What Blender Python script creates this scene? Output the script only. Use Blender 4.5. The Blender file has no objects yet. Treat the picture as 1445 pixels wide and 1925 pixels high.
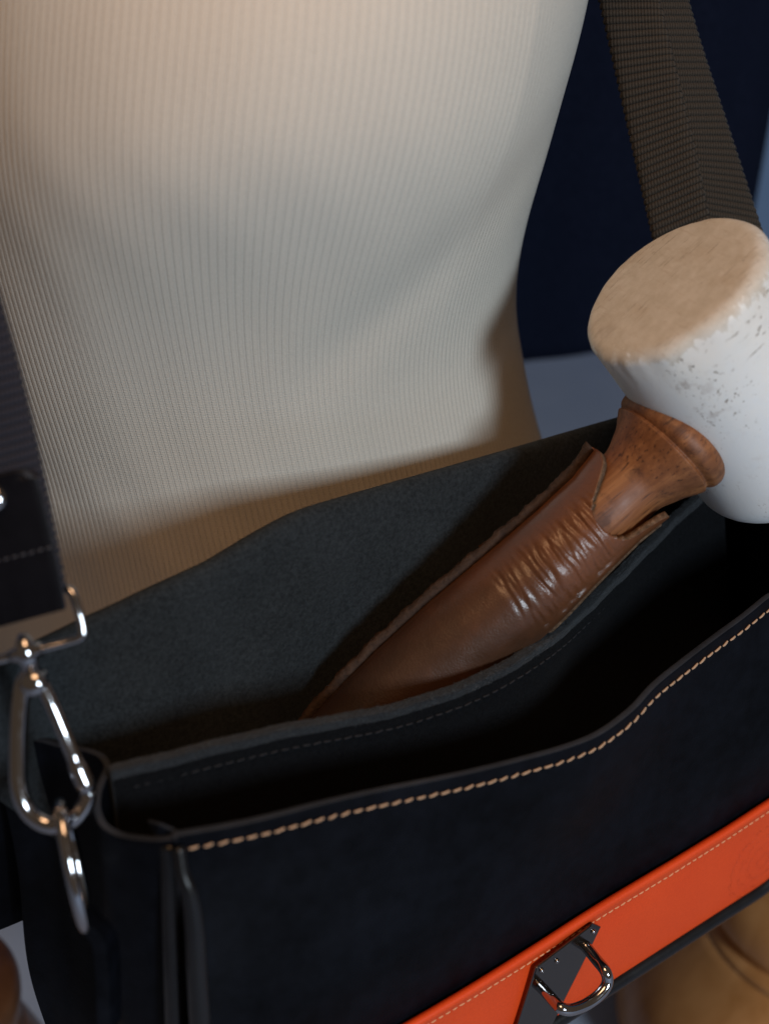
import bpy, math, random
import numpy as np
from mathutils import Vector, Matrix
random.seed(7); rng = np.random.default_rng(7)
sc = bpy.context.scene
COL = sc.collection

# ------------------------------------------------------------------ camera
ZC = 0.75                                       # camera height above the table top
PITCH, YAW = math.radians(30), math.radians(35)
cam_d = bpy.data.cameras.new('camera'); cam = bpy.data.objects.new('camera', cam_d); COL.objects.link(cam)
cam.location = (0, 0, ZC); cam.rotation_euler = (math.pi/2 - PITCH, 0, -YAW)
cam_d.sensor_fit = 'VERTICAL'; cam_d.sensor_height = 36; cam_d.sensor_width = 27; cam_d.lens = 50
cam_d.clip_start = .02; cam_d.clip_end = 50
cam_d.dof.use_dof = True; cam_d.dof.focus_distance = .58; cam_d.dof.aperture_fstop = 5.4
sc.camera = cam
RIGHT = np.array([math.cos(YAW), -math.sin(YAW), 0]); FH = np.array([math.sin(YAW), math.cos(YAW), 0]); ZV = np.array([0, 0, 1.])
FW = math.cos(PITCH)*FH - math.sin(PITCH)*ZV; UP = math.sin(PITCH)*FH + math.cos(PITCH)*ZV
CAM = np.array([0, 0, ZC])

# ------------------------------------------------------------------ world and lamps
w = bpy.data.worlds.new('World'); sc.world = w; w.use_nodes = True
w.node_tree.nodes['Background'].inputs[0].default_value = (1, .72, .50, 1)
w.node_tree.nodes['Background'].inputs[1].default_value = .09
sc.view_settings.view_transform = 'Standard'; sc.view_settings.look = 'None'
sc.view_settings.exposure = 0; sc.view_settings.gamma = 1
TARGET = np.array([.27, .38, ZC - .32])
def area(name, d, dist, sx, sy, power, col, tgt=None):
    d = np.array(d, float); d /= np.linalg.norm(d); tg = TARGET if tgt is None else np.array(tgt)
    l = bpy.data.lights.new(name, 'AREA'); l.shape = 'RECTANGLE'; l.size = sx; l.size_y = sy
    l.energy = power; l.color = col
    o = bpy.data.objects.new(name, l); COL.objects.link(o)
    o.location = Vector(tg + d*dist)
    o.rotation_euler = Vector(-d).to_track_quat('-Z', 'Y').to_euler()
    return o
az, el = math.radians(33), math.radians(20)
area('window_light', (-FH*math.cos(az) + RIGHT*math.sin(az))*math.cos(el) + ZV*math.sin(el), 2.2, .34, .50, 30, (.76, .89, 1))
area('warm_room_lamp', RIGHT*.02 - FH*.42 + ZV*.62, .52, .30, .30, 2.0, (1, .56, .28), FH*.47 - RIGHT*.04 + ZV*(ZC-.06))

# ------------------------------------------------------------------ helpers
f = 1925*50/36; PW, PH = 1445, 1925
def ray(x, y): return FW + RIGHT*(x - PW/2)/f + UP*(PH/2 - y)/f
def at(x, y, d): return CAM + ray(x, y)*d
def onY(x, y, Y): r = ray(x, y); return CAM + r*(Y/r[1])
def catmull(P, n):
    P = np.array(P, float); m = len(P)
    Q = np.vstack([2*P[0]-P[1], P, 2*P[-1]-P[-2]]); out = []
    for i in range(m-1):
        p0, p1, p2, p3 = Q[i:i+4]
        for k in range(n):
            t = k/n
            out.append(.5*(2*p1 + (p2-p0)*t + (2*p0-5*p1+4*p2-p3)*t*t + (3*p1-p0-3*p2+p3)*t**3))
    out.append(P[-1]); return np.array(out)
def smoothnoise(x, seed, freqs, amps):
    g = np.random.default_rng(seed); v = np.zeros_like(np.asarray(x, float))
    for fr, am in zip(freqs, amps): v = v + am*np.sin(x*fr + g.uniform(0, 6.28))
    return v
def empty(name, loc, label, cat, group=None, mat=None):
    o = bpy.data.objects.new(name, None); COL.objects.link(o); o.empty_display_size = .02
    if mat is not None: o.matrix_world = mat
    else: o.location = Vector(loc)
    o['label'] = label; o['category'] = cat
    if group: o['group'] = group
    return o
def link(name, me, mat, parent=None, smooth=True):
    o = bpy.data.objects.new(name, me); COL.objects.link(o)
    for m in (mat if isinstance(mat, (list, tuple)) else [mat]):
        if m.name not in me.materials: me.materials.append(m)
    if smooth: me.polygons.foreach_set('use_smooth', [True]*len(me.polygons))
    if parent is not None: o.parent = parent
    return o
def root_off(parent):
    while parent is not None and parent.parent is not None: parent = parent.parent
    return np.array(parent.location) if parent is not None else np.zeros(3)
def mesh(name, V, F, mat, parent=None, smooth=True, local=False, uv=None):
    V = np.asarray(V, float)
    if not local: V = V - root_off(parent)
    me = bpy.data.meshes.new(name); me.from_pydata(V.tolist(), [], [tuple(int(i) for i in q) for q in F]); me.update()
    if uv is not None:
        l = me.uv_layers.new(name='uv'); idx = np.zeros(len(me.loops), int); me.loops.foreach_get('vertex_index', idx)
        l.data.foreach_set('uv', np.asarray(uv, float)[idx].ravel())
    return link(name, me, mat, parent, smooth)
def gridfaces(nr, nc, wrap=False):
    F = []
    for i in range(nr-1):
        for j in range(nc if wrap else nc-1):
            k = (j+1) % nc
            F.append((i*nc+j, i*nc+k, (i+1)*nc+k, (i+1)*nc+j))
    return F
def solidify(o, t, offset=-1, rim=None):
    m = o.modifiers.new('thickness', 'SOLIDIFY'); m.thickness = t; m.offset = offset
    if rim is not None: m.material_offset_rim = rim
    return o
def bevel(o, wdt, seg=2):
    m = o.modifiers.new('bevel', 'BEVEL'); m.width = wdt; m.segments = seg; m.limit_method = 'ANGLE'; return o
def tube_vf(P, rad, n=14, closed=False, cap=True):
    P = np.asarray(P, float); m = len(P); rad = np.broadcast_to(np.asarray(rad, float), (m,))
    V, F = [], []; nrm = None
    for i in range(m):
        if closed: t = P[(i+1) % m] - P[i-1]
        else: t = P[min(i+1, m-1)] - P[max(i-1, 0)]
        t = t/np.linalg.norm(t)
        if nrm is None:
            nrm = np.cross(t, [.3, .2, .9]); 
        nrm = nrm - t*(nrm@t); nrm /= np.linalg.norm(nrm); b = np.cross(t, nrm)
        for k in range(n):
            a = 2*math.pi*k/n; V.append(P[i] + rad[i]*(math.cos(a)*nrm + math.sin(a)*b))
    for i in range(m if closed else m-1):
        for k in range(n):
            j = (i+1) % m; F.append((i*n+k, i*n+(k+1) % n, j*n+(k+1) % n, j*n+k))
    if not closed and cap:
        F.append(tuple(range(n))[::-1]); F.append(tuple((m-1)*n+k for k in range(n)))
    return V, F
def tube(name, P, rad, mat, parent, n=14, closed=False, smooth=True, local=False):
    V, F = tube_vf(P, rad, n, closed); return mesh(name, V, F, mat, parent, smooth, local)
def lathe_vf(prof, n, axis_o, ax, e1, e2, rfun=None):
    """prof = list of (h, r)"""
    V, F = [], []
    for h, r in prof:
        for k in range(n):
            a = 2*math.pi*k/n; rr = r if rfun is None else rfun(h, r, a)
            V.append(axis_o + ax*h + rr*(math.cos(a)*e1 + math.sin(a)*e2))
    F = gridfaces(len(prof), n, True)
    V.append(axis_o + ax*prof[0][0]); V.append(axis_o + ax*prof[-1][0]); c0, c1 = len(V)-2, len(V)-1; l = (len(prof)-1)*n
    for k in range(n):
        F.append((c0, (k+1) % n, k)); F.append((c1, l+k, l+(k+1) % n))
    return np.array(V), F

# ------------------------------------------------------------------ materials
class NT:
    def __init__(s, name):
        s.m = bpy.data.materials.new(name); s.m.use_nodes = True; s.t = s.m.node_tree
        s.b = s.t.nodes['Principled BSDF']
    def n(s, typ, **kw):
        o = s.t.nodes.new(typ)
        for k, v in kw.items(): setattr(o, k, v)
        return o
    def l(s, a, b): s.t.links.new(a, b)
    def val(s, sock, v):
        if isinstance(v, bpy.types.NodeSocket): s.l(v, sock)
        else: sock.default_value = v
    def coord(s, kind='Object', scale=(1, 1, 1), rot=(0, 0, 0), loc=(0, 0, 0)):
        c = s.n('ShaderNodeTexCoord'); mp = s.n('ShaderNodeMapping'); s.l(c.outputs[kind], mp.inputs[0])
        mp.inputs['Scale'].default_value = scale; mp.inputs['Rotation'].default_value = rot; mp.inputs['Location'].default_value = loc
        return mp.outputs[0]
    def noise(s, vec, scale, detail=4, rough=.55, dist=0):
        o = s.n('ShaderNodeTexNoise'); s.l(vec, o.inputs['Vector']); o.inputs['Scale'].default_value = scale
        o.inputs['Detail'].default_value = detail; o.inputs['Roughness'].default_value = rough; o.inputs['Distortion'].default_value = dist
        return o.outputs['Fac']
    def vor(s, vec, scale, feature='F1', rand=1):
        o = s.n('ShaderNodeTexVoronoi', feature=feature); s.l(vec, o.inputs['Vector']); o.inputs['Scale'].default_value = scale
        o.inputs['Randomness'].default_value = rand
        return o.outputs['Distance']
    def ramp(s, fac, stops):
        o = s.n('ShaderNodeValToRGB'); s.l(fac, o.inputs[0]); e = o.color_ramp.elements
        while len(e) < len(stops): e.new(.5)
        for i, (p, c) in enumerate(stops):
            e[i].position = p; e[i].color = (*c, 1) if not isinstance(c, (int, float)) else (c, c, c, 1)
        return o.outputs[0]
    def mix(s, fac, a, b, mode='MIX'):
        o = s.n('ShaderNodeMix', data_type='RGBA', blend_type=mode)
        s.val(o.inputs[0], fac)
        for k, v in ((6, a), (7, b)):
            s.val(o.inputs[k], v if isinstance(v, bpy.types.NodeSocket) else (*v, 1))
        return o.outputs[2]
    def math(s, op, a, b=None, c=None):
        o = s.n('ShaderNodeMath', operation=op)
        for k, v in enumerate((a, b, c)):
            if v is not None: s.val(o.inputs[k], v)
        return o.outputs[0]
    def bump(s, h, strength=.3, dist=.001):
        o = s.n('ShaderNodeBump'); s.l(h, o.inputs['Height']); o.inputs['Strength'].default_value = abs(strength); o.invert = strength < 0; o.inputs['Distance'].default_value = dist
        prev = s.b.inputs['Normal']
        if prev.is_linked: s.l(prev.links[0].from_socket, o.inputs['Normal'])
        s.l(o.outputs[0], prev)
    def set(s, **kw):
        for k, v in kw.items():
            k = {'color': 'Base Color', 'rough': 'Roughness', 'metal': 'Metallic', 'spec': 'Specular IOR Level', 'sheen': 'Sheen Weight',
                 'sheenr': 'Sheen Roughness', 'sss': 'Subsurface Weight', 'ssr': 'Subsurface Radius', 'sssc': 'Subsurface Scale', 'coat': 'Coat Weight', 'coatr': 'Coat Roughness'}.get(k, k)
            i = s.b.inputs[k]
            if isinstance(v, tuple) and len(v) == 3 and i.type == 'RGBA': v = (*v, 1)
            s.val(i, v)
        return s

def leather(name, c0, c1, rough=.45, spec=.4, grain=1.0):
    t = NT(name); v = t.coord()
    big = t.noise(v, 22, 5, .6); mid = t.noise(v, 140, 4, .6); gr = t.vor(v, 900); fine = t.noise(v, 1600, 3)
    t.set(color=t.ramp(t.mix(.35, big, mid), [(.35, c0), (.68, c1)]), spec=spec)
    t.set(rough=t.ramp(big, [(.3, rough-.08), (.7, rough+.12)]))
    t.bump(t.mix(.5, gr, fine), .25*grain, .0004); t.bump(big, .25, .002)
    return t.m
M = {}
M['leather'] = leather('navy_leather', (.0010, .0012, .0020), (.0056, .0068, .0108), .52, .07)
M['leather_edge'] = leather('leather_cut_edge', (.016, .018, .023), (.036, .040, .050), .6, .2)
M['tab'] = leather('strap_tab_leather', (.0022, .002, .003), (.0045, .004, .006), .45, .10)
M['piping'] = leather('piping_leather', (.003, .003, .0036), (.007, .0068, .008), .30, .45, .3)
def suede():
    t = NT('grey_suede'); v = t.coord()
    a = t.noise(v, 620, 5, .8); b = t.noise(v, 26, 5, .6); c = t.noise(v, 2600, 2)
    col = t.mix(.5, t.ramp(a, [(.38, (.0065, .008, .0095)), (.64, (.040, .047, .052))]), t.ramp(b, [(.3, (.013, .016, .018)), (.7, (.028, .033, .037))]))
    t.set(color=col, rough=.95, spec=.05, sheen=.06, sheenr=.5)
    t.bump(a, .6, .0007); t.bump(c, .4, .0003); return t.m
M['suede'] = suede()
def suede_dark():
    t = NT('dark_suede'); v = t.coord(); a = t.noise(v, 1000, 4, .75)
    t.set(color=t.ramp(a, [(.35, (.0025, .0028, .0035)), (.7, (.008, .009, .011))]), rough=.95, spec=.05, sheen=.03)
    t.bump(a, .7, .0008); return t.m
M['suede_dark'] = suede_dark()
def fuzz():
    t = NT('fuzzy_edge'); v = t.coord(); a = t.noise(v, 900, 5, .8)
    t.set(color=t.ramp(a, [(.35, (.006, .007, .009)), (.7, (.034, .04, .048))]), rough=.95, spec=.08, sheen=.1)
    t.bump(a, 1, .001); return t.m
M['fuzz'] = fuzz()
def orange():
    t = NT('orange_leather'); v = t.coord()
    a = t.noise(v, 1300, 3, .7); b = t.noise(v, 30, 4); g = t.vor(v, 1100)
    t.set(color=t.mix(.3, t.ramp(a, [(.3, (.74, .058, .008)), (.7, (.88, .090, .014))]), t.ramp(b, [(.3, (.72, .055, .008)), (.7, (.86, .085, .013))])), rough=.5, spec=.3)
    t.bump(t.mix(.5, g, a), .18, .0004)
    # debossed round emblem of small strokes near the end of the band
    EM = CAM + ray(1432, 1618)*(.295/ray(1432, 1618)[1]) - np.array([.29, .35, ZC-.492])
    sp_ = t.n('ShaderNodeSeparateXYZ'); t.l(v, sp_.inputs[0])
    dx = t.math('SUBTRACT', sp_.outputs[0], float(EM[0])); dz = t.math('SUBTRACT', sp_.outputs[2], float(EM[2]))
    rr = t.math('SQRT', t.math('ADD', t.math('MULTIPLY', dx, dx), t.math('MULTIPLY', dz, dz)))
    ring = t.math('SINE', t.math('ADD', t.math('MULTIPLY', rr, 2*math.pi/.0056), t.math('MULTIPLY', t.noise(v, 240, 2), 7))); ang = t.math('ARCTAN2', dz, dx)
    cells = t.math('SINE', t.math('ADD', t.math('MULTIPLY', ang, 17), t.math('MULTIPLY', t.noise(v, 420, 2), 14)))
    pat = t.math('MULTIPLY', t.ramp(ring, [(.45, 0), (.7, 1)]), t.ramp(t.math('MULTIPLY_ADD', cells, .5, .5), [(.35, 0), (.6, 1)]))
    t.bump(t.math('MULTIPLY', pat, t.ramp(t.math('MULTIPLY', rr, 1/.024), [(.88, 1), (.96, 0)])), -.6, .0008)
    return t.m
M['orange'] = orange()
def knit():
    t = NT('cream_rib_knit'); u = t.coord('UV'); v = t.coord()
    sep = t.n('ShaderNodeSeparateXYZ'); t.l(u, sep.inputs[0])
    # u = rib number, v = height in metres: little slanted loops on every rib
    fx = t.math('FRACT', sep.outputs[0]); s1 = t.math('ABSOLUTE', t.math('SUBTRACT', fx, .5))
    ph = t.math('ADD', t.math('MULTIPLY', sep.outputs[1], 5200), t.math('MULTIPLY', s1, 9))
    loops = t.math('SINE', ph)
    nz = t.noise(v, 1500, 3, .7); big = t.noise(v, 9, 3)
    t.set(color=t.mix(.35, t.ramp(nz, [(.3, (.51, .475, .415)), (.7, (.64, .605, .535))]), t.ramp(big, [(.3, (.545, .50, .435)), (.7, (.60, .565, .50))])), rough=.92, spec=.12, sheen=.12, sheenr=.5)
    groove = t.math('POWER', t.math('MULTIPLY', t.math('ABSOLUTE', t.math('SUBTRACT', t.math('FRACT', t.math('ADD', sep.outputs[0], .5)), .5)), 2), 1.6)
    t.bump(groove, .6, .0014)
    t.bump(loops, .12, .0002); t.bump(nz, .35, .0004); return t.m
M['knit'] = knit()
def webbing(name, c0, c1, rib=.0029):
    t = NT(name); u = t.coord('UV'); sep = t.n('ShaderNodeSeparateXYZ'); t.l(u, sep.inputs[0])
    ph = t.math('ADD', t.math('MULTIPLY', sep.outputs[0], 4800), t.math('MULTIPLY', sep.outputs[1], 900))
    th = t.math('SINE', ph); nz = t.noise(u, 2500, 3, .7)
    t.set(color=t.mix(.5, t.ramp(t.math('MULTIPLY_ADD', th, .5, .5), [(.0, c0), (1, c1)]), t.ramp(nz, [(.3, c0), (.7, c1)])), rough=.8, spec=.15, sheen=.05)
    gap_shade = t.math('COSINE', t.math('MULTIPLY', sep.outputs[1], 2*math.pi/rib))
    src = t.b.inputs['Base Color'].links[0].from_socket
    t.set(color=t.mix(t.ramp(t.math('MULTIPLY_ADD', gap_shade, .5, .5), [(.15, .95), (.7, 0)]), src, tuple(q*.25 for q in c0)))  # shade in the gaps between ribs, painted into the webbing colour
    t.bump(th, .35, .0004); t.bump(nz, .4, .0003); return t.m
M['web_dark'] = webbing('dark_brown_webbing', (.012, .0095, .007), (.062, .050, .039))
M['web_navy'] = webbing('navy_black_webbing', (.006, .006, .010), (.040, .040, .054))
def chrome():
    t = NT('chrome'); v = t.coord(); a = t.noise(v, 300, 4)
    t.set(color=(.42, .42, .44), metal=1.0, rough=t.ramp(a, [(.3, .06), (.7, .14)])); return t.m
M['chrome'] = chrome()
def plate():
    t = NT('dark_nickel_plate'); v = t.coord(scale=(1, 1, 8)); a = t.noise(v, 400, 4)
    t.set(color=(.15, .145, .14), metal=1.0, rough=t.ramp(a, [(.3, .10), (.7, .20)])); return t.m
M['plate'] = plate()
def thread(name, c0, c1):
    t = NT(name); v = t.coord(); a = t.noise(v, 2500, 3)
    t.set(color=t.ramp(a, [(.3, c0), (.7, c1)]), rough=.8, spec=.2); t.bump(a, .4, .0003); return t.m
M['thread'] = thread('tan_thread', (.38, .23, .14), (.66, .46, .31))
M['thread_orange'] = thread('pale_orange_thread', (.85, .36, .16), (.95, .55, .30))
M['fibre'] = thread('suede_fibre', (.03, .034, .04), (.13, .145, .16))
M['thread_dark'] = thread('black_thread', (.012, .012, .014), (.03, .03, .034))
M['thread_grey'] = thread('grey_thread', (.05, .05, .055), (.12, .11, .12))
def sheath_mat():
    t = NT('brown_sheath_leather'); v = t.coord()
    sep = t.n('ShaderNodeSeparateXYZ'); t.l(v, sep.inputs[0])
    big = t.noise(v, 40, 5, .6); fine = t.noise(v, 700, 4, .6); pores = t.vor(v, 1300)
    mouth_tone = t.math('MULTIPLY_ADD', sep.outputs[0], 7.0, 1.05)           # darker brown at the tip, redder towards the mouth
    mouth_tone = t.math('ADD', mouth_tone, t.math('MULTIPLY', t.math('SUBTRACT', big, .5), .9))
    c = t.ramp(mouth_tone, [(.08, (.030, .016, .010)), (.45, (.062, .028, .015)), (.92, (.150, .052, .020))])
    c = t.mix(t.ramp(fine, [(.52, 0), (.75, .45)]), c, (.05, .02, .011))
    t.set(color=c, rough=t.ramp(big, [(.3, .27), (.7, .38)]), spec=.5)
    t.bump(t.mix(.5, pores, fine), .22, .0005); t.bump(big, .2, .002); return t.m
M['sheath'] = sheath_mat()
def raw_edge():
    t = NT('raw_leather_edge'); v = t.coord(); a = t.noise(v, 500, 5, .75); b = t.noise(v, 1800, 3)
    t.set(color=t.ramp(a, [(.32, (.07, .042, .025)), (.55, (.18, .105, .062)), (.75, (.36, .235, .15))]), rough=.9, spec=.15)
    t.bump(a, 1, .0014); t.bump(b, .6, .0005); return t.m
M['raw'] = raw_edge()
def welt():
    t = NT('welt_leather'); v = t.coord(); a = t.noise(v, 350, 5, .7)
    t.set(color=t.ramp(a, [(.32, (.022, .012, .008)), (.7, (.060, .032, .019))]), rough=.7, spec=.25); t.bump(a, .8, .0012); return t.m
M['welt'] = welt()
def wood():
    t = NT('mallet_handle_wood'); v = t.coord(scale=(1, 1, 1))
    vs = t.coord(scale=(22, 420, 420)); vb = t.coord(scale=(14, 120, 120)); vp = t.coord(scale=(45, 1000, 1000))
    g = t.noise(vs, 1, 5, .6, .4); gb = t.noise(vb, 1, 4, .5, .3); pores = t.noise(vp, 1, 3, .55)
    dirt = t.noise(v, 70, 6, .7)
    c = t.ramp(t.mix(.45, gb, g), [(.3, (.105, .036, .013)), (.5, (.20, .074, .026)), (.7, (.33, .14, .052))])
    c = t.mix(t.ramp(pores, [(.59, 0), (.66, .8)]), c, (.045, .016, .008))
    c = t.mix(t.ramp(dirt, [(.52, 0), (.66, .75)]), c, (.065, .023, .011))
    t.set(color=c, rough=t.ramp(dirt, [(.3, .40), (.7, .60)]), spec=.4)
    t.bump(pores, -.25, .0005); t.bump(dirt, .12, .001); return t.m
M['wood'] = wood()
HL = .108
HEAD_N = Vector((-.03, .85, .525)).normalized(); HEAD_Q = HEAD_N.to_track_quat('Z', 'Y')
HS = HEAD_Q.inverted() @ Vector((-1, 0, .25))
def nylon():
    t = NT('white_nylon'); v = t.coord(); sep = t.n('ShaderNodeSeparateXYZ'); t.l(v, sep.inputs[0])
    n1 = t.noise(v, 170, 5, .7); n2 = t.noise(v, 40, 4, .6); nf = t.noise(v, 900, 4, .7)
    sc_v = t.coord(scale=(70, 1100, 500), rot=(.3, .2, .7)); scr = t.noise(sc_v, 1, 3, .6)
    sp = t.noise(v, 330, 2, .5); sm = t.noise(t.coord(scale=(60, 200, 140), rot=(.2, .5, .4)), 1, 4, .6)
    # the struck face and its rolled edge are worn to a tan colour, ending in a ragged line
    edge = t.math('ADD', t.math('ADD', sep.outputs[2], t.math('MULTIPLY', t.math('SUBTRACT', t.noise(t.coord(scale=(1, 1, .35)), 420, 3, .6), .5), .012)), t.math('ADD', t.math('MULTIPLY', t.math('SUBTRACT', n1, .5), .014), t.math('MULTIPLY', t.math('SUBTRACT', n2, .5), .016)))
    face = t.ramp(t.math('MULTIPLY_ADD', edge, 1/.02, -(HL/2-.0150)/.02), [(.46, 0), (.54, 1)])
    soft = t.ramp(t.math('MULTIPLY_ADD', edge, 1/.04, -(HL/2-.045)/.04), [(.2, 0), (.9, .35)])
    white = t.mix(t.ramp(n2, [(.3, 0), (.7, 1)]), (.74, .77, .79), (.78, .79, .78))
    tan = t.mix(t.ramp(n1, [(.35, 0), (.7, 1)]), (.55, .515, .45), (.67, .645, .595))
    tan = t.mix(t.ramp(n2, [(.55, 0), (.72, .5)]), tan, (.44, .36, .26))
    c = t.mix(soft, white, (.74, .69, .60)); c = t.mix(face, c, tan)
    c = t.mix(t.math('MULTIPLY', t.ramp(scr, [(.61, 0), (.67, .75)]), t.ramp(n2, [(.46, .0), (.60, 1)])), c, (.16, .12, .08))
    fs = t.noise(t.coord(scale=(500, 60, 300), rot=(.1, .1, 1.1)), 1, 5, .7)
    c = t.mix(t.math('MULTIPLY', face, t.ramp(fs, [(.55, 0), (.74, .4)])), c, (.38, .29, .20))
    c = t.mix(t.ramp(sp, [(.775, 0), (.79, .85)]), c, (.07, .05, .04))
    side = t.math('ADD', t.math('MULTIPLY', sep.outputs[0], float(HS[0])*24), t.math('MULTIPLY', sep.outputs[1], float(HS[1])*24))   # about 1 on the side the handle leaves
    sidem = t.ramp(side, [(.55, .05), (.95, 1)])
    c = t.mix(t.math('MULTIPLY', t.ramp(sm, [(.53, 0), (.63, .8)]), t.math('MULTIPLY', sidem, t.ramp(n2, [(.44, 0), (.56, 1)]))), c, (.17, .10, .06))
    t.set(color=c, rough=t.mix(face, t.ramp(n2, [(.3, .30), (.7, .42)]), (.8, .8, .8)), spec=.45, sss=.35, ssr=(1, .9, .8), sssc=.006)
    t.bump(t.mix(.5, n1, nf), .10, .0012); t.bump(scr, -.12, .0006); return t.m
M['nylon'] = nylon()
def plain(name, c0, c1, scale=30, rough=.8, bump=.2, spec=.2):
    t = NT(name); v = t.coord(); a = t.noise(v, scale, 5, .6); t.set(color=t.ramp(a, [(.3, c0), (.7, c1)]), rough=rough, spec=spec); t.bump(a, bump, .002); return t.m
M['coat'] = plain('navy_wool', (.004, .006, .014), (.009, .012, .026), 400, .95, .4, .03)
M['wall'] = plain('blue_grey_wall', (.17, .26, .42), (.21, .30, .46), 3)
M['table'] = plain('grey_table', (.34, .38, .48), (.42, .46, .55), 6, .6)
M['metal_dark'] = plain('dark_metal', (.02, .02, .022), (.03, .03, .033), 60, .4)
def turned(name='amber_turned_wood', c0=(.46, .19, .055), c1=(.64, .30, .11)):
    t = NT(name); v = t.coord(scale=(30, 30, 5)); a = t.noise(v, 1.5, 5, .6, .6)
    t.set(color=t.ramp(a, [(.3, c0), (.7, c1)]), rough=.32, spec=.5); return t.m
M['turned'] = turned(); M['turned_dark'] = turned('brown_turned_wood', (.09, .035, .014), (.17, .072, .03))

# ------------------------------------------------------------------ the setting
def quad(name, P, mat):
    o = mesh(name, P, [(0, 1, 2, 3)], mat, None, False); o['kind'] = 'structure'; return o
quad('table_top', [(-2.5, -1.5, 0), (3.5, -1.5, 0), (3.5, 4, 0), (-2.5, 4, 0)], M['table'])
WC = FH*1.75
quad('back_wall', [WC - RIGHT*2.5, WC + RIGHT*2.5, WC + RIGHT*2.5 + ZV*2.2, WC - RIGHT*2.5 + ZV*2.2], M['wall'])

# ------------------------------------------------------------------ dress form
DH = .625
def torso():
    zs_k = [.06, 0, -.05, -.10, -.15, -.20, -.225, -.25, -.30, -.35, -.40, -.46, -.50, -.53]
    rp = [1135, 1128, 1118, 1095, 1042, 985, 968, 964, 997, 1048, 1100, 1140, 1120, 1030]
    lp = [-150, -150, -150, -135, -105, -72, -55, -38, -2, 22, 40, 60, 90, 170]
    bf = [.085, .100, .108, .112, .114, .113, .112, .110, .104, .104, .110, .115, .105, .085]
    bb = [.10, .105, .105, .10, .095, .09, .088, .088, .095, .105, .115, .12, .11, .09]
    nr, ribs, per = 150, 322, 6; nc = ribs*per
    zz = np.linspace(.06, -.53, nr)
    def sm(v):
        o = np.interp(zz, zs_k[::-1], v[::-1]); k = np.array([1, 2, 3, 4, 3, 2, 1.])/16
        for _ in range(3): o[3:-3] = np.convolve(o, k, 'valid')
        return o
    lp = [q-55 for q in lp]
    rp, lp, bf, bb = map(sm, (rp, lp, bf, bb))
    V = []; UV = []
    ph = np.linspace(0, 2*math.pi, nc)
    for i, z in enumerate(zz):
        d = DH*math.cos(PITCH) - z*math.sin(PITCH)
        xr = (rp[i]-PW/2)/f*d; xl = (lp[i]-PW/2)/f*d
        a = (xr-xl)/2; cx = (xr+xl)/2
        s = -np.sin(ph); c = np.cos(ph)                 # the seam lies at the back
        b = np.where(c < 0, bf[i], bb[i])
        ribf = (ph/(2*math.pi)*ribs) % 1
        r = 1 + .0
        rip = .00034*np.cos(2*math.pi*(ribf-.5))
        L_c = cx + a*s
        soft = .0015*np.sin(ph*3+z*22) + .0008*np.sin(ph*7-z*35) + .00012*np.sin(ph*23+z*60+2*np.sin(z*40)) - .0042*np.exp(-(((L_c-.03)-1.15*(z+.180))/.021)**2)*np.clip((L_c+.045)/.06, 0, 1)*np.clip((.12-L_c)/.04, 0, 1)
        ex = s
        L = cx + (a + soft*.3*np.abs(c) + rip)*ex; Fw = DH + (b + soft + rip)*c
        l0 = -.035; gz = math.exp(-((z+.125)/(.085 if z < -.125 else .13))**2)
        lobe = gz*np.exp(-((L-l0-.25*(z+.125))/.108)**2)*np.clip(-c*1.4, 0, 1)
        L = L + .30*lobe*(L-l0); Fw = Fw - .036*lobe
        P = RIGHT[None]*L[:, None] + FH[None]*Fw[:, None]; P[:, 2] = ZC + z
        V.append(P); UV.append(np.stack([ph/(2*math.pi)*ribs, np.full(nc, z)], 1))
    V = np.vstack(V); UV = np.vstack(UV)
    F = gridfaces(nr, nc)
    F.append(tuple(range(nc-1))); F.append(tuple((nr-1)*nc + k for k in range(nc-1))[::-1])
    ctr = V[-nc:].mean(0)
    root = empty('dress_form', (ctr[0], ctr[1], 0), 'torso dress form covered in cream ribbed knit behind the black bag', 'dress form')
    mesh('torso', V, F, M['knit'], root, True, uv=UV)
    ax = np.array([ctr[0], ctr[1], 0.]); X, Y = np.array([1., 0, 0]), np.array([0, 1., 0])
    v, fc = lathe_vf([(ctr[2]+.01, .018), (.03, .018), (.022, .03), (.018, .09), (.0, .095)][::-1], 32, ax, ZV, X, Y)
    mesh('stand', v, fc, M['metal_dark'], root)
    return root
torso()

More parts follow.
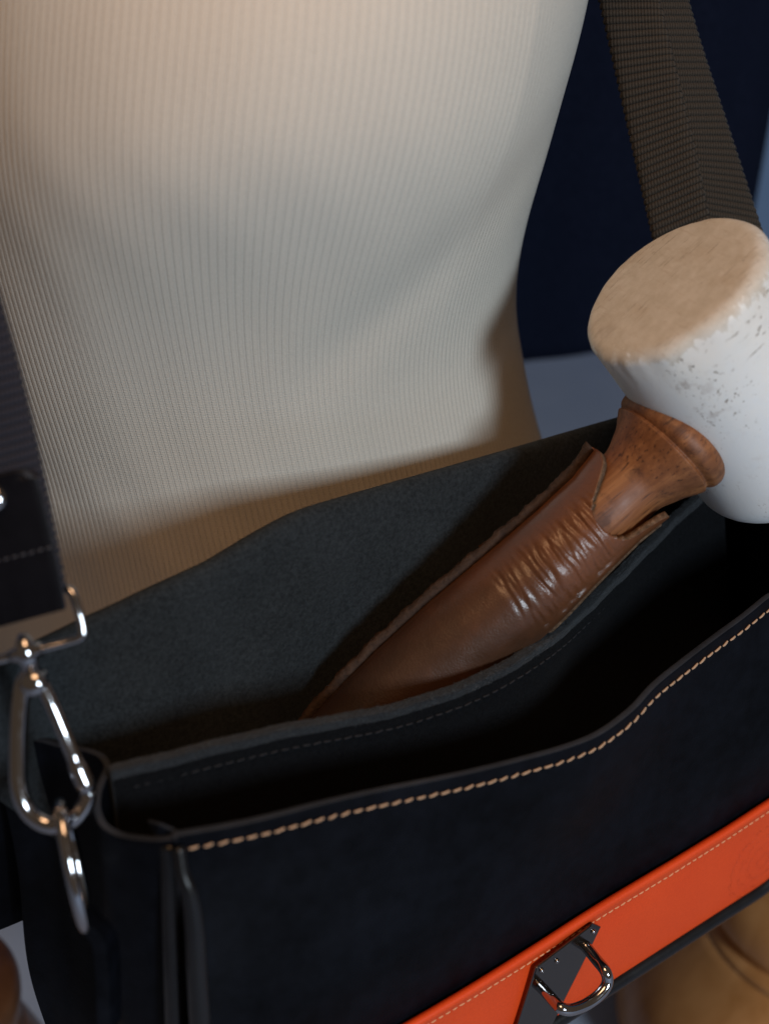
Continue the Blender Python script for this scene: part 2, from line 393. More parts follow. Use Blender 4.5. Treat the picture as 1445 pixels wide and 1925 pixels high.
# ------------------------------------------------------------------ navy coat on a stand, blurred behind
def coat():
    ctr0 = at(1130, 300, 1.05); fc0 = FH@ctr0
    base = RIGHT*.25 + FH*fc0
    root = empty('navy_coat', (base[0], base[1], 0), 'dark navy wool coat hanging on a stand behind the cream torso', 'coat')
    nr, nc = 60, 160; V = []
    zt, zb = ZC + .25, at(1080, 715, 1.0)[2]
    for i in range(nr):
        t = i/(nr-1); z = zt + (zb-zt)*t
        d = fc0*math.cos(PITCH) - (z-ZC)*math.sin(PITCH); py = PH/2 - f*(fc0*math.sin(PITCH) + (z-ZC)*math.cos(PITCH))/d
        lr_ = (np.interp(py, [-300, 190, 480, 720], [1520, 1436, 1385, 1360]) - PW/2)/f*d; ll_ = (700-PW/2)/f*d
        for k in range(nc):
            a = 2*math.pi*k/nc
            fold = 1 + .035*math.sin(7*a+1.3+2*t) + .02*math.sin(13*a+t*3)
            lat = (lr_+ll_)/2 + (lr_-ll_)/2*math.cos(a)*(1+.25*(fold-1))
            V.append(RIGHT*lat + FH*(fc0 + .085*math.sin(a)*fold) + ZV*(z + .022*math.cos(a)*t))
    F = gridfaces(nr, nc, True); F.append(tuple(range(nc)))
    o = mesh('garment', V, F, M['coat'], root); solidify(o, .004)
    X, Y = np.array([1., 0, 0]), np.array([0, 1., 0])
    v, fc = lathe_vf([(0, .11), (.012, .11), (.02, .03), (.03, .012), (ZC+.2, .012)], 28, np.array([base[0], base[1], 0]), ZV, X, Y)
    mesh('stand', v, fc, M['metal_dark'], root)
coat()

# ------------------------------------------------------------------ turned wooden stands on the table
def turned_stand(px, py, d, prof, label, mat='turned'):
    p = at(px, py, d); X, Y = np.array([1., 0, 0]), np.array([0, 1., 0])
    root = empty('turned_stand', (p[0], p[1], 0), label, 'wooden stand')
    hs = catmull(prof, 6)
    hs[:, 1] = np.maximum(hs[:, 1], .001)
    cut = [k for k in range(len(hs)) if hs[k, 0] <= prof[3][0]+1e-6]
    for nm, a in (('foot', hs[:len(cut)]), ('column', hs[len(cut)-1:])):
        v, fc = lathe_vf([tuple(q) for q in a], 64, np.array([p[0], p[1], 0]), ZV, X, Y); mesh(nm, v, fc, M[mat], root)
turned_stand(1590, 1690, .86, [(0, .125), (.02, .13), (.06, .122), (.105, .088), (.112, .079), (.122, .085), (.142, .080), (.158, .060), (.166, .056), (.19, .053), (.30, .040), (.33, .02)],
             'amber turned wooden stand with bell shaped foot below the orange band')
turned_stand(-150, 1875, .755, [(0, .07), (.02, .075), (.07, .066), (.118, .050), (.126, .046), (.132, .050), (.150, .052), (.157, .046), (.161, .02)],
             'dark brown turned wooden stand beside the gusset of the bag', 'turned_dark')

# ------------------------------------------------------------------ the bag
BAG = np.array([.29, .35, ZC-.492])
bag = empty('messenger_bag', BAG, 'open navy black leather messenger bag with orange band and cream stitching', 'bag')
bag.location = Vector(BAG)
XL, XR = .1405, .478
fe_px = [(336, 1571, .318), (420, 1557, .314), (500, 1540, .311), (600, 1514, .308), (700, 1491, .305), (800, 1471, .3015), (900, 1450, .2983), (1000, 1425, .295), (1070, 1405, .2925),
         (1130, 1380, .291), (1190, 1336, .2925), (1235, 1288, .296), (1290, 1243, .2995), (1350, 1197, .302), (1400, 1160, .304), (1445, 1123, .306)]
fe = catmull([onY(*q) for q in fe_px], 8); ext = fe[-1] + (fe[-1]-fe[-9])*np.array([1, .6, .1])*1.0
fe = np.vstack([fe, [XR, .309, fe[-1][2]+.001]])
def front_pt(x, t, off=0.):
    """t = metres below the rim"""
    top = np.array([x, np.interp(x, fe[:, 0], fe[:, 1]), np.interp(x, fe[:, 0], fe[:, 2])])
    s = min(1, t/.085); s = s*s*(3-2*s)
    belly = .0022*math.sin(min(1, t/.12)*math.pi)*math.sin(x*31+1)
    y = top[1] + (.2983-top[1])*s - belly - off
    return np.array([x, y, top[2]-t])
def bottom_z(x):
    z = -.4835 + .006*(x-.29)/.15
    for e, sgn in ((.457, 1), (XL-.002, -1)):
        u = min(1, max(0, 1 - (e-x)*sgn/.042))
        z += .042*(1-math.sqrt(max(0, 1-u*u)))
    return z + ZC
nx, nt = 150, 60
xs = np.linspace(XL, XR, nx); V = []
for i in range(nt):
    for x in xs:
        top = np.interp(x, fe[:, 0], fe[:, 2]); T = top - bottom_z(x)
        V.append(front_pt(x, T*(i/(nt-1))**1.15))
fp = mesh('front_panel', V, gridfaces(nt, nx), [M['leather'], M['leather_edge']], bag); solidify(fp, .0027, 1, 1); bevel(fp, .0008, 2)
# stitches along the rim
def capsule(name, L, r, mat, n=6):
    P = np.array([[-.5, 0, 0], [-.42, 0, .1], [-.15, 0, .22], [.15, 0, .22], [.42, 0, .1], [.5, 0, 0]])*np.array([L, 1, r*2.2])
    V, F = tube_vf(P, [r*.45, r*.85, r, r, r*.85, r*.45], n)
    me = bpy.data.meshes.new(name); me.from_pydata([tuple(v) for v in V], [], F); me.update()
    me.materials.append(mat); me.polygons.foreach_set('use_smooth', [True]*len(me.polygons)); return me
def sew(pts_fn, s_list, me, parent, normal, tilt=0., jit=.16):
    off = root_off(parent)
    for s in s_list:
        p0, p1 = pts_fn(s-.0006), pts_fn(s+.0006); p = pts_fn(s)
        tx = p1-p0; tx /= np.linalg.norm(tx); nn = np.array(normal, float); nn -= tx*(nn@tx); nn /= np.linalg.norm(nn); by = np.cross(nn, tx)
        a = tilt + random.uniform(-jit, jit); tx, by = math.cos(a)*tx + math.sin(a)*by, math.cos(a)*by - math.sin(a)*tx
        k = random.uniform(.88, 1.1)
        m = Matrix(((tx[0]*k, by[0], nn[0], p[0]-off[0]), (tx[1]*k, by[1], nn[1], p[1]-off[1]), (tx[2]*k, by[2], nn[2], p[2]-off[2]), (0, 0, 0, 1)))
        o = bpy.data.objects.new('stitch', me); COL.objects.link(o); o.parent = parent; o.matrix_local = m
sew(lambda x: front_pt(x, .0058, .0002), np.arange(XL+.006, .420, .0047), capsule('stitch', .0035, .00047, M['thread']), fp, (0, -1, 0), .22)

# orange band with rolled top edge
def band_top(x): return ZC + np.interp(x, [.14, .213, .286, .354, .385, .417, .452], [-.4345, -.4338, -.4322, -.4288, -.4262, -.4226, -.4165])
V = []; nb = 24; prof = [(-.0005, -.0012), (.0004, -.0016), (.0011, -.0028), (.0010, -.0044), (-.0002, -.0050), (-.0018, -.0049), (-.0035, -.0042), (-.0050, -.0036), (-.0062, -.0032)]
xb = np.linspace(XL+.002, XR, 130)
for (dz, dy) in prof:
    for x in xb: p = front_pt(x, np.interp(x, fe[:, 0], fe[:, 2])-band_top(x)-dz); V.append((x, p[1]+dy, band_top(x)+dz))
for i in range(1, nb+1):
    for x in xb:
        zt_ = band_top(x)-.0062; zb_ = bottom_z(x)+.001; z = zt_ + (zb_-zt_)*i/nb
        p = front_pt(x, np.interp(x, fe[:, 0], fe[:, 2])-z); V.append((x, p[1]-.0032-.0004*math.sin(i/nb*math.pi), z))
# debossed emblem near the end of the band: ragged arcs of small strokes pressed into the leather
band = mesh('orange_band', V, gridfaces(len(prof)+nb, len(xb)), M['orange'], bag)
def bpt(x): p = front_pt(x, np.interp(x, fe[:, 0], fe[:, 2])-band_top(x)+.0062); return np.array([x, p[1]-.0031, band_top(x)-.0062])
sew(bpt, np.arange(.185, .435, .0034), capsule('stitch', .0024, .00036, M['thread_orange'], 5), band, (0, -1, 0), .08)
# piping under the band
pp = []
for x in np.linspace(XL, XR, 90):
    p = front_pt(x, np.interp(x, fe[:, 0], fe[:, 2])-bottom_z(x)); pp.append((x, p[1]-.0020, bottom_z(x)-.0016))
pp.append((XR+.004, .300, bottom_z(XR)+.02)); 
tube('piping', pp, .0041, M['piping'], bag, 16)
# back panel whose flap is thrown over backwards (suede side in view)
zt_pts = np.array([onY(x_, y_, .402) for x_, y_ in [(-90, 1275), (0, 1243), (90, 1202), (160, 1168), (220, 1141), (278, 1113), (350, 1080), (400, 1056), (480, 1008), (560, 966), (640, 940), (720, 917), (850, 880), (1000, 837), (1160, 790), (1300, 752), (1420, 722)]])
zt_c = catmull(zt_pts, 6)
ZT = lambda x: np.interp(x, zt_c[:, 0], zt_c[:, 2])
V = []; nk = 120
prof = [(.386, -.215), (.388, -.16), (.391, -.11), (.3935, -.07), (.3955, -.045), (.397, -.025), (.3980, -.012), (.3990, -.005), (.4005, -.0012), (.4030, 0), (.4060, -.0012), (.4085, -.005),
        (.4105, -.013), (.4120, -.03), (.4130, -.06), (.4135, -.10), (.414, -.15), (.4145, -.185)]
pc = catmull(prof, 3)
for y, dz in pc:
    x0 = np.interp(dz, [-.09, -.05], [.134, .108]) if y < .4005 else .084 + (.108-.084)*max(0, (.4030-y)/.0025)
    for x in np.linspace(x0, XR, nk):
        zt = ZT(x); wob = .0020*math.sin(x*38+dz*20)*min(1, abs(dz)/.05) + .0012*math.sin(x*90-dz*60)*min(1, abs(dz)/.05)
        z = zt + dz
        if y < .403: z = max(z, ZC-.484)
        else:
            u = max(0, 1-(x-.084)/.03); z = zt + dz*(ZC-.421-zt)/-.185*-1*(1-.12*(1-math.sqrt(max(0, 1-u*u)))) if False else zt + (dz/.185)*(zt-ZC+.421)*(1-.12*(1-math.sqrt(max(0, 1-u*u))))
        V.append((x, y+wob, z))
# the inner panel ends at the gusset; the flap behind is wider
bp = mesh('back_flap', V, gridfaces(len(pc), nk), [M['suede'], M['leather'], M['leather_edge']], bag); solidify(bp, .0018, -1, 2); bp.modifiers['thickness'].material_offset = 1
# inner divider
dv_px = [(203, 1445, .357), (300, 1422, .354), (400, 1397, .351), (480, 1378, .3485), (560, 1361, .346), (640, 1347, .344), (700, 1336, .342), (760, 1322, .340), (820, 1303, .338), (880, 1281, .3365), (940, 1252, .336),
         (1000, 1216, .337), (1050, 1180, .342), (1100, 1135, .350), (1150, 1086, .358), (1200, 1036, .366), (1250, 985, .372), (1300, 938, .377), (1350, 900, .381)]
de = catmull([onY(*q) for q in dv_px], 5)
V = []; nd = 40
for i in range(nd):
    t = (i/(nd-1))**1.5
    for p in de:
        zb = ZC-.484; z = p[2] + (zb-p[2])*t
        lump = (.0003*math.sin(p[0]*230)+.0002*math.sin(p[0]*910))*math.exp(-t*14)
        V.append((p[0], p[1] + (min(.350, p[1]+.004)-p[1])*min(1, t*1.3) + lump, z))
dv = mesh('divider', V, gridfaces(nd, len(de)), [M['suede_dark'], M['fuzz']], bag); solidify(dv, .0046, 0, 1); bevel(dv, .0009, 3)
for p_ in dv.data.polygons:
    if p_.index < 3*(len(de)-1): p_.material_index = 1
ds = np.concatenate([[0], np.cumsum(np.linalg.norm(np.diff(de, axis=0), axis=1))])
def dvp(q): p = np.array([np.interp(q, ds, de[:, k]) for k in range(3)]); return p + np.array([0, -.0022, -.0085])
sew(dvp, np.arange(.008, ds[-1]-.03, .0042), capsule('stitch', .0030, .0004, M['thread_dark'], 5), dv, (0, -1, 0), .05)
g3 = np.random.default_rng(5); V = []; F = []
for k in range(5200):
    q = g3.uniform(.001, ds[-1]-.001); p = np.array([np.interp(q, ds, de[:, m]) for m in range(3)]) + np.array([0, g3.uniform(-.0022, .0018), 0]); 
    if g3.random() < .45: p += np.array([0, -.0022-p[1]+np.interp(q, ds, de[:, 1]), -g3.uniform(0, .0035)])
    dr = np.array([g3.normal(0, .7), g3.normal(-.35, .6), g3.normal(.55, .5)]); dr /= np.linalg.norm(dr); ln = g3.uniform(.0006, .0017)
    sd = np.cross(dr, g3.normal(size=3)); sd /= np.linalg.norm(sd); b = len(V)
    V += [p - dr*.0005 - sd*.00007, p - dr*.0005 + sd*.00007, p + dr*ln]; F.append((b, b+1, b+2))
o = mesh('rim_fuzz', V, F, M['fibre'], dv, False); o['kind'] = 'stuff'
# gussets
def gusset(pts, name):
    c = catmull(pts, 6); n = len(c); V = []; rows = 36
    for i in range(rows):
        t = i/(rows-1)
        for j, p in enumerate(c):
            s = j/(n-1); z = p[2] + (ZC-.486-p[2])*t
            V.append((p[0] + .002*math.sin(t*9+s*5)*t - .004*t*math.sin(s*math.pi), p[1] + .0015*math.sin(t*7+s*9)*t, z))
    o = mesh(name, V, gridfaces(rows, n), [M['leather'], M['leather_edge']], bag); solidify(o, .0026, 0, 1); bevel(o, .0007, 2); return o
gp = [(334, 1572, .3185), (300, 1576, .322), (262, 1574, .328), (225, 1567, .335), (196, 1550, .341), (183, 1522, .347), (184, 1490, .353), (194, 1462, .359), (202, 1440, .365), (190, 1420, .371), (160, 1408, .379), (120, 1402, .387), (85, 1392, .394), (55, 1386, .398), (30, 1380, .4015), (5, 1375, .404), (-14, 1370, .406)]
gl = [onY(*q) for q in gp]
gusset(gl, 'gusset')
gusset([np.array([XR, .309, fe[-1][2]]), np.array([XR-.012, .325, fe[-1][2]+.004]), np.array([XR-.022, .345, fe[-1][2]+.010]), np.array([XR-.012, .37, fe[-1][2]+.018]), np.array([XR-.004, .398, fe[-1][2]+.027])], 'gusset')
mesh('bottom_panel', [(XL-.006, .302, ZC-.482), (XR-.01, .302, ZC-.482), (XR-.01, .40, ZC-.482), (XL-.006, .40, ZC-.482)], [(0, 1, 2, 3)], M['suede_dark'], bag, False)
# folded seam of the gusset against the front panel
sp = catmull([onY(336, 1592, .315), onY(343, 1640, .312), onY(357, 1680, .309), onY(366, 1740, .307), onY(371, 1830, .306), onY(378, 1940, .305), onY(383, 2050, .304)], 8)
tube('seam_fold', sp, np.linspace(.0022, .0042, len(sp)), M['piping'], bag, 14)
sp = catmull([onY(318, 1585, .3205), onY(322, 1640, .3195), onY(326, 1760, .319), onY(332, 1940, .318), onY(338, 2050, .318)], 8)
tube('seam_fold', sp, np.linspace(.003, .0042, len(sp)), M['piping'], bag, 14)
# small turned-down corner at the end of the rim
V = [onY(278, 1541, .330), onY(300, 1548, .325), onY(345, 1566, .3205), onY(340, 1582, .3205), onY(296, 1572, .3245)]
o = mesh('rim_corner', V, [(0, 1, 2, 3, 4)], [M['leather'], M['leather_edge']], bag, False); solidify(o, .0022, 0, 1); bevel(o, .0006)

# D ring and its tab on the gusset
c = at(139, 1627, .462); mj = (RIGHT*.20 - UP*.98)*.0205; vr = ray(139, 1627)/np.linalg.norm(ray(139, 1627)); mn = vr*.0135 + RIGHT*.0012
tube('d_ring', [c + mj*math.cos(a) + mn*math.sin(a) for a in np.linspace(0, 2*math.pi, 48, endpoint=False)], .0022, M['chrome'], bag, 14, True)
tb = catmull([at(148, 1716, .462), at(160, 1738, .459), at(176, 1752, .460), at(190, 1775, .463), at(196, 1840, .470), at(198, 1930, .478)], 5); V = []
for p in tb: V += [p + FW*.008 + RIGHT*.003, p + RIGHT*.001, p - RIGHT*.0025]
o = mesh('ring_tab', V, gridfaces(len(tb), 3), M['leather'], bag); solidify(o, .0025, 0); bevel(o, .0006)

# hook plate and its loop
def fpl(x, y, off): return onY(x, y, .2983-.0034-off)
pl = [(1003, 1817), (1112, 1734), (1129, 1742), (1108, 1786), (1058, 1886), (1034, 1935), (958, 1960)]
outer = [fpl(x, y, -.001) for x, y in pl]; ctr = np.mean(outer, 0); V = list(outer)
V += [fpl(x, y, .0018) for x, y in pl]
inn = [ctr + (p-ctr)*.985 for p in [fpl(x, y, .0030) for x, y in pl]]; 
inn = [p + (ctr-p)/np.linalg.norm(ctr-p)*.0022*np.array([1, 0, 1]) for p in [fpl(x, y, .0030) for x, y in pl]]
V += inn; n = len(pl); F = []
for b in (0, 1):
    for k in range(n): F.append((b*n+k, b*n+(k+1) % n, (b+1)*n+(k+1) % n, (b+1)*n+k))
F.append(tuple(2*n+k for k in range(n)))
hp = mesh('hook_plate', V, F, M['plate'], bag, False); bevel(hp, .0004, 2)
lp_ = [(1013, 1852, .002), (1030, 1870, .009), (1047, 1889, .0155), (1056, 1896, .0180), (1075, 1898, .0195), (1105, 1886, .0195), (1130, 1866, .0195), (1141, 1846, .0185), (1137, 1826, .0165), (1120, 1804, .010), (1097, 1775, .002)]
tube('hook_loop', catmull([fpl(*q) for q in lp_], 6), .0024, M['chrome'], hp, 16)
for (x, y) in ((1017, 1824), (1114, 1751), (1046, 1806)):
    v, fc = lathe_vf([(-.0005, .0011), (.0004, .0011), (.0009, .0007), (.0011, .0002)], 12, fpl(x, y, .0030), np.array([0, -1., 0]), np.array([1., 0, 0]), ZV); mesh('rivet', v, fc, M['chrome'], hp)

# ------------------------------------------------------------------ shoulder strap with its snap hook
strap = empty('shoulder_strap', at(50, 1240, .455), 'black webbing shoulder strap with chrome snap hook clipped to bag ring', 'strap')
def web(name, Lp, Rp, mat, parent, rib=.0029, amp=.0018, thick=.0016, nw=14):
    Lp = np.array(Lp); Rp = np.array(Rp)
    Lc, Rc = catmull(Lp, 24), catmull(Rp, 24); mid = (Lc+Rc)/2
    s = np.concatenate([[0], np.cumsum(np.linalg.norm(np.diff(mid, axis=0), axis=1))]); n = int(s[-1]/rib*12); ss = np.linspace(0, s[-1], n)
    I = lambda A: np.stack([np.interp(ss, s, A[:, k]) for k in range(3)], 1)
    Lc, Rc = I(Lc), I(Rc); V = []; UV = []
    for i in range(n):
        wv = Rc[i]-Lc[i]; wd = np.linalg.norm(wv); tg = (Lc[min(i+1, n-1)]+Rc[min(i+1, n-1)]-Lc[max(i-1, 0)]-Rc[max(i-1, 0)]); nn = np.cross(wv, tg); nn /= np.linalg.norm(nn)
        if nn@FW > 0: nn = -nn
        for j in range(nw+1):
            u = j/nw; pinch = 1-(2*u-1)**8
            h = amp*(.5+.5*math.cos(2*math.pi*ss[i]/rib))**.7*pinch + .00012*math.sin(u*40+ss[i]*900)
            edge = .00035*math.sin(2*math.pi*ss[i]/rib)*(1 if j == nw else (-1 if j == 0 else 0))
            V.append(Lc[i] + wv*(u+edge/wd) + nn*h); UV.append((u*wd, ss[i]))
    o = mesh(name, V, gridfaces(n, nw+1), mat, parent, uv=UV); solidify(o, thick, 0); return o
lr = [(-70, 300, .415), (-25, 470, .424), (2, 560, .430), (42, 705, .437), (77, 860, .445), (101, 980, .450), (124, 1100, .456)]
wvec = (RIGHT*.965 + UP*.26)*.0405
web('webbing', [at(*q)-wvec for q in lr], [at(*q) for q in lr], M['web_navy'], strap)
# leather tab over the webbing end
rows = []
ty = np.linspace(0, 1, 30); rr = catmull([at(66, 876, .4435), at(86, 945, .4465), at(112, 1062, .4515), at(127, 1142, .4555)], 10)
V = []; nrw = len(rr); ncw = 14
for i, p in enumerate(rr):
    for j in range(ncw):
        u = j/(ncw-1); e = p - wvec*.915*u
        cut = .0055*(1-math.sqrt(max(0, 1-max(0, 1-u/.16)**2))) + .0055*(1-math.sqrt(max(0, 1-max(0, (u-.84)/.16)**2)))
        if i == 0: e = e - UP*cut*.98 - RIGHT*cut*-.2
        if i == 1: e = e - (UP*.98-RIGHT*.2)*cut*.55
        if i == 2: e = e - (UP*.98-RIGHT*.2)*cut*.2
        V.append(e - FW*.0022)
tab = mesh('leather_tab', V, gridfaces(nrw, ncw), [M['tab'], M['leather_edge']], strap); solidify(tab, .0030, 0, 1); bevel(tab, .0007, 2)
v, fc = lathe_vf([(0, .0046), (.0010, .0046), (.0020, .0036), (.0026, .0018), (.0028, .0005)], 24, at(-14, 937, .4415), -FW, RIGHT, UP); mesh('rivet', v, fc, M['chrome'], strap)
sew(lambda s: at(-40+s*10000, 1064-s*2600, .4466), np.arange(.0005, .0138, .0016), capsule('stitch', .0020, .0004, M['thread_grey'], 5), tab, -FW, .2)
# rectangular ring
rg = catmull([at(112, 1104, .4585), at(134, 1112, .4575), at(145, 1140, .457), at(156, 1180, .4575), at(152, 1198, .4575), at(132, 1206, .4575), at(70, 1222, .456), at(0, 1240, .455), at(-75, 1258, .454), at(-92, 1250, .454), at(-112, 1180, .453), at(-122, 1150, .4535)], 6)
tube('rectangular_ring', rg, .00155, M['chrome'], strap, 14)
# swivel
tube('swivel', [at(43, 1194, .4545), at(46, 1205, .4535), at(49, 1222, .4535), at(53, 1240, .454), at(57, 1250, .4545), at(61, 1262, .455)], [.0016, .0028, .0036, .0034, .0024, .0032], M['chrome'], strap, 18)
sb = [at(20, 1236, .4545), at(45, 1228, .4535), at(80, 1219, .4545)]
tube('swivel_barrel', sb, [.0022, .0031, .0022], M['chrome'], strap, 16)
hk = catmull([at(66, 1256, .4555), at(44, 1290, .456), at(36, 1350, .457), at(34, 1420, .4585), at(36, 1480, .4595), at(50, 1520, .4605), at(78, 1545, .461), at(108, 1550, .461), at(140, 1538, .461), at(161, 1512, .461), at(168, 1485, .4605)], 7)
hook = tube('snap_hook', hk, np.interp(np.linspace(0, 1, len(hk)), [0, .1, .5, .75, 1], [.0034, .0030, .0029, .0031, .0026]), M['chrome'], strap, 18)
gt = catmull([at(70, 1268, .4548), at(92, 1312, .4553), at(118, 1372, .4565), at(146, 1440, .459), at(167, 1490, .4600)], 7)
tube('gate', gt, np.interp(np.linspace(0, 1, len(gt)), [0, .12, .7, .76, .95, 1], [.0030, .0025, .0025, .0032, .0031, .0020]), M['chrome'], strap, 18)
v, fc = lathe_vf([(0, .0042), (.003, .0042), (.0042, .0034), (.0048, .0015), (.0049, .0003)], 24, at(66, 1283, .4535), -FW, RIGHT, UP); mesh('pivot', v, fc, M['chrome'], strap)
# the far end of the same strap, doubled back on itself
la = [(1098, -120, 0.5960), (1126, 0, 0.6000), (1152, 115, 0.6050), (1190, 285, 0.6120), (1226, 445, 0.6180), (1262, 600, 0.6240), (1320, 820, .64)]
ra = [(1208, -120, 0.5920), (1238, 0, 0.5960), (1262, 100, 0.6000), (1296, 245, 0.6060), (1330, 400, 0.6120), (1366, 560, 0.6180), (1430, 820, 0.6120)]
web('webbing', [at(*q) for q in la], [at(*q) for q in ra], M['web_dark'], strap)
lb = [(1205, -120, 0.5965), (1220, 0, 0.6020), (1245, 100, 0.6060), (1280, 245, 0.6120), (1312, 400, 0.6180), (1345, 560, 0.6240), (1400, 820, .64)]
rb = [(1262, -120, 0.6060), (1291, 0, 0.6110), (1320, 100, 0.6150), (1368, 245, 0.6210), (1425, 420, 0.6280), (1470, 560, 0.6330), (1545, 820, .65)]
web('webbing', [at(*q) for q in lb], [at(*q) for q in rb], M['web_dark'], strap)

# ------------------------------------------------------------------ sheath and mallet share a frame: x up the handle, y across, z to the viewer
K = .56/f
O = at(1110, 845, .56)
ex = RIGHT*.76 + UP*.65; ex /= np.linalg.norm(ex); ez = -FW; ey = np.cross(ez, ex)
FRM = Matrix(((ex[0], ey[0], ez[0], O[0]), (ex[1], ey[1], ez[1], O[1]), (ex[2], ey[2], ez[2], O[2]), (0, 0, 0, 1)))
sheath = empty('leather_sheath', None, 'wrinkled brown leather sheath with raw edges in the bag pocket', 'sheath', mat=FRM)
def cl(a): return np.interp(a, [-1050, -900, -800, -730, -640, -549, -414, -286, -155, -60, -20, 10], [100, 66, 44, 30, 18, 10, 6, 8, 9, 5, -4, -12])
def cr(a): return np.interp(a, [-1050, -900, -750, -600, -450, -324, -243, -141, -42, 30], [104, 150, 182, 203, 212, 211, 207, 196, 188, 190])
def smax(c): return np.interp(c, [-15, -8, 4, 14, 26, 34, 42, 52, 63, 76, 92, 110, 131, 150, 163, 170, 174, 178, 184, 196], [-6, 2, 6, 2, -8, -24, -42, -64, -78, -88, -92, -91, -86, -78, -66, -48, -24, 4, 22, 26])
wr = []
g2 = np.random.default_rng(21)
for k in range(140):
    wr.append((-70-230*g2.uniform(0, 1)**1.3, g2.uniform(45, 188), g2.uniform(-.30, .15), g2.uniform(2.2, 4.6), g2.uniform(14, 46), g2.uniform(.25, .75)))
def wrinkle(a, c):
    h = np.zeros_like(a)
    for a0, c0, sl, wd, ln, am in wr:
        bow = .0016*(c-c0)**2
        e = np.exp(-((a-a0-sl*(c-c0)+bow*.6)/wd)**2)*np.exp(-((c-c0)/ln)**2)
        h += am*(-e + .55*np.exp(-((a-a0-sl*(c-c0)+bow*.6-wd*1.7)/(wd*1.1))**2)*np.exp(-((c-c0)/ln)**2))
    return h
nu, na = 110, 300
U = np.linspace(-1, 1, nu); V = []; 
def thick(u, a):
    T = np.interp(a, [-1050, -800, -500, -200, 0], [10, 42, 68, 94, 106])
    un = np.clip((u+.86)/1.86*2-1, -1, 1)
    return np.where(u < -.86, 4.0, 4.0 + (T-4)*np.power(np.clip(1-un*un, 0, 1), np.interp(a, [-400, -60], [.62, .46])))
A0 = -1000
for j in range(na):
    t = j/(na-1)
    # end of each column follows the cut of the mouth
    ce = cl(0) + (cr(20)-cl(0))*(U+1)/2
    a = A0 + (smax(ce)-A0)*t
    jit = smoothnoise(a, 3, [.11, .23, .47], [1.4, 1.0, .8])*(U < -.98)
    c = cl(a) + (cr(a)-cl(a))*(U+1)/2 + jit
    h = thick(U, a) - 4.5*np.exp(-((U+.852)/.012)**2) + 2.9*wrinkle(a, c)*np.clip((U+.72)/.4, 0, 1)*np.clip((1-U)/.12, 0, 1)
    h = h + smoothnoise(a, 5, [.05, .13], [.5, .3])*(U < -.88)
    ear = np.clip((a+40)/50, 0, 1); h = h + 10*ear*(U > .75)
    V.append(np.stack([a*K, -c*K, h*K], 1))
V = np.vstack(V)
o = mesh('front_leather', V, gridfaces(na, nu), [M['sheath'], M['raw']], sheath, local=True)
for p_ in o.data.polygons: pass
solidify(o, .0027, 1, 1)
# make the normals face the viewer
if sum(p_.normal.z for p_ in o.data.polygons) < 0: o.data.flip_normals()
o.modifiers['thickness'].offset = -1
nu2 = 40; U2 = np.linspace(-1, 1, nu2); V = []
for j in range(90):
    t = j/89; ce = cl(0) + (cr(20)-cl(0))*(U2+1)/2; a = A0 + (np.minimum(smax(ce), -20+30*np.abs(U2))-A0)*t
    c = cl(a) + (cr(a)-cl(a))*(U2+1)/2 + smoothnoise(a, 9, [.09, .21, .5], [1.5, 1.1, .8])*(U2 < -.97) - 3*(U2 < -.97); h = -thick(U2, a)*.62
    V.append(np.stack([a*K, -c*K, h*K], 1))
o = mesh('back_leather', np.vstack(V), gridfaces(90, nu2), [M['welt'], M['raw']], sheath, local=True); solidify(o, .0026, 0, 1)
# welt strip along the sewn edge, standing proud with a ragged rim
aa = np.linspace(-990, 2, 170); V = []
for a in aa:
    c = cl(a); 
    for k, (dc, h) in enumerate(((15, 1.5), (14, 4.5), (7, 5.5), (-3, 5), (-7, 1), (-4, -6), (12, -8))):
        rg_ = smoothnoise(a*1., 11+k, [.08, .19, .41, .9], [1.4, 1.1, .9, .5]) if k in (2, 3, 4, 5) else 0
        V.append((a*K, -(c+dc+rg_)*K, (h + (2+smoothnoise(a, 31+k, [.1, .27], [.7, .5]) if k in (2, 3) else 0) + 6*max(0, (a+40)/42))*K))
mesh('welt', V, gridfaces(len(aa), 7), M['welt'], sheath, local=True)

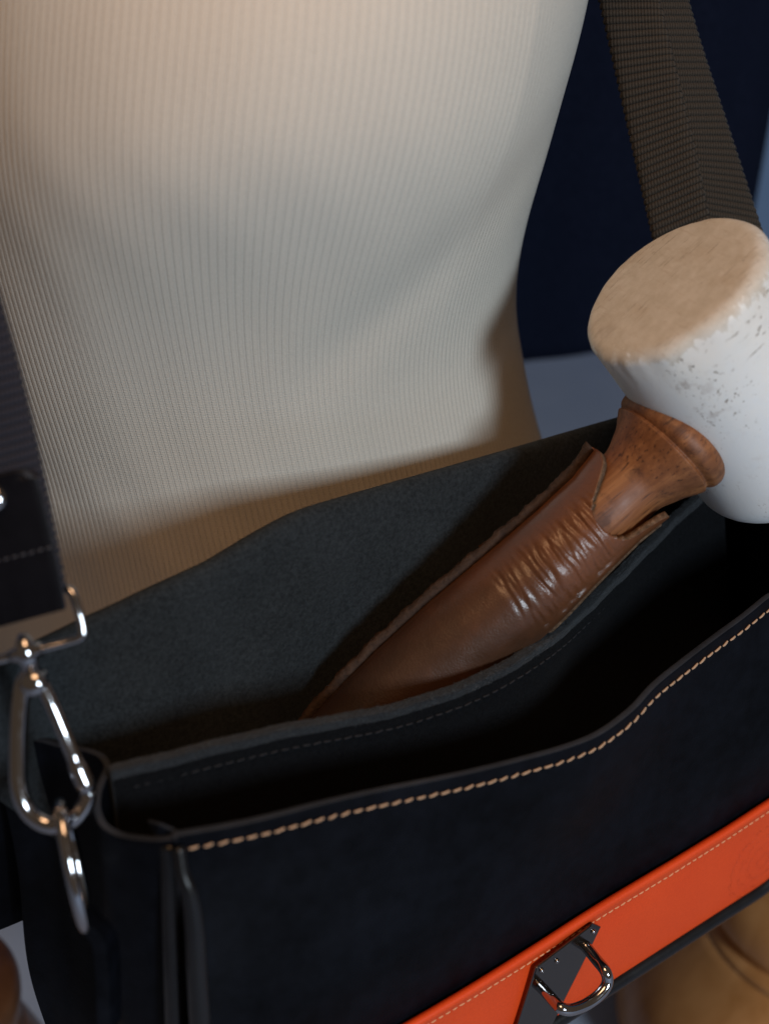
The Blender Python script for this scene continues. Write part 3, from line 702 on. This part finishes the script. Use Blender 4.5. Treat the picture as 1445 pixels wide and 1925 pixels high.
mallet = empty('mallet', None, 'white nylon headed mallet with wooden handle tucked in the brown sheath', 'mallet', mat=FRM)
X, Y, Z3 = np.eye(3)
hc = 88
prof = [(-230, 20), (-215, 40), (-190, 52), (-150, 62), (-110, 70), (-70, 74), (-40, 73), (0, 72), (25, 74), (48, 83), (68, 92), (84, 102), (96, 109), (101, 111), (104, 108), (107, 107.5), (111, 112), (118, 117.5), (130, 119.5), (142, 117), (152, 111), (160, 100), (165, 85), (185, 70)]
pr = catmull(prof, 4)
v, fc = lathe_vf([(h*K, r*K) for h, r in pr], 72, np.array([0, -hc*K, 0]), X, Y, Z3, lambda h, r, a: r*(1+.006*math.sin(3*a+h*90)))
# the collar tilts a little with the head
v[:, 1] -= .0 + np.interp(v[:, 0]/K, [-230, -40, 130, 200], [16, 12, -3, -6])*K
v[:, 0] += np.where(v[:, 0] > 60*K, (v[:, 1]+hc*K)*-.10*np.clip((v[:, 0]/K-60)/50, 0, 1), 0)
mesh('handle', v, fc, M['wood'], mallet, local=True)
R0 = 181*K
hd_c = Vector((294*K, -78*K, -.003))
L = HL/2
prof = [(-L, .001)] + [(-L, R0*q) for q in (.3, .6)] + [(-L + .016*(1-math.cos(a)), R0-.016+.016*math.sin(a)) for a in np.linspace(0, math.pi/2, 9)][::1]
prof = [(-L, .0015), (-L, R0*.35)] + [(-L+.016*(1-math.sin(a)), R0-.016+.016*math.cos(a)) for a in np.linspace(math.pi/2, 0, 10)]
prof += [(h, R0*(1 + .0*h)) for h in np.linspace(-L+.02, L-.014, 16)]
prof += [(L-.0055+.0055*math.sin(a), R0-.0055+.0055*math.cos(a)) for a in np.linspace(0, math.pi/2, 9)]
prof += [(L+.0008*(1-q*q), R0*q*.86) for q in (.98, .9, .75, .6, .4, .2, .03)]
def hr(h, r, a):
    e = math.exp(-((h-L+.004)/.004)**2)
    return r*(1 + e*(.012*math.sin(3*a+1)+.010*math.sin(7*a+2)*math.sin(2*a)+.008*math.sin(13*a+3*math.sin(2*a))*math.sin(1.0*a+.6)+.006*math.sin(29*a+4*math.sin(3*a))*math.sin(2*a+1)))
v, fc = lathe_vf(prof, 160, np.zeros(3), Z3, X, Y, hr)
head = mesh('head', v, fc, M['nylon'], mallet, local=True)
head.rotation_mode = 'QUATERNION'; head.rotation_quaternion = HEAD_Q; head.location = hd_c
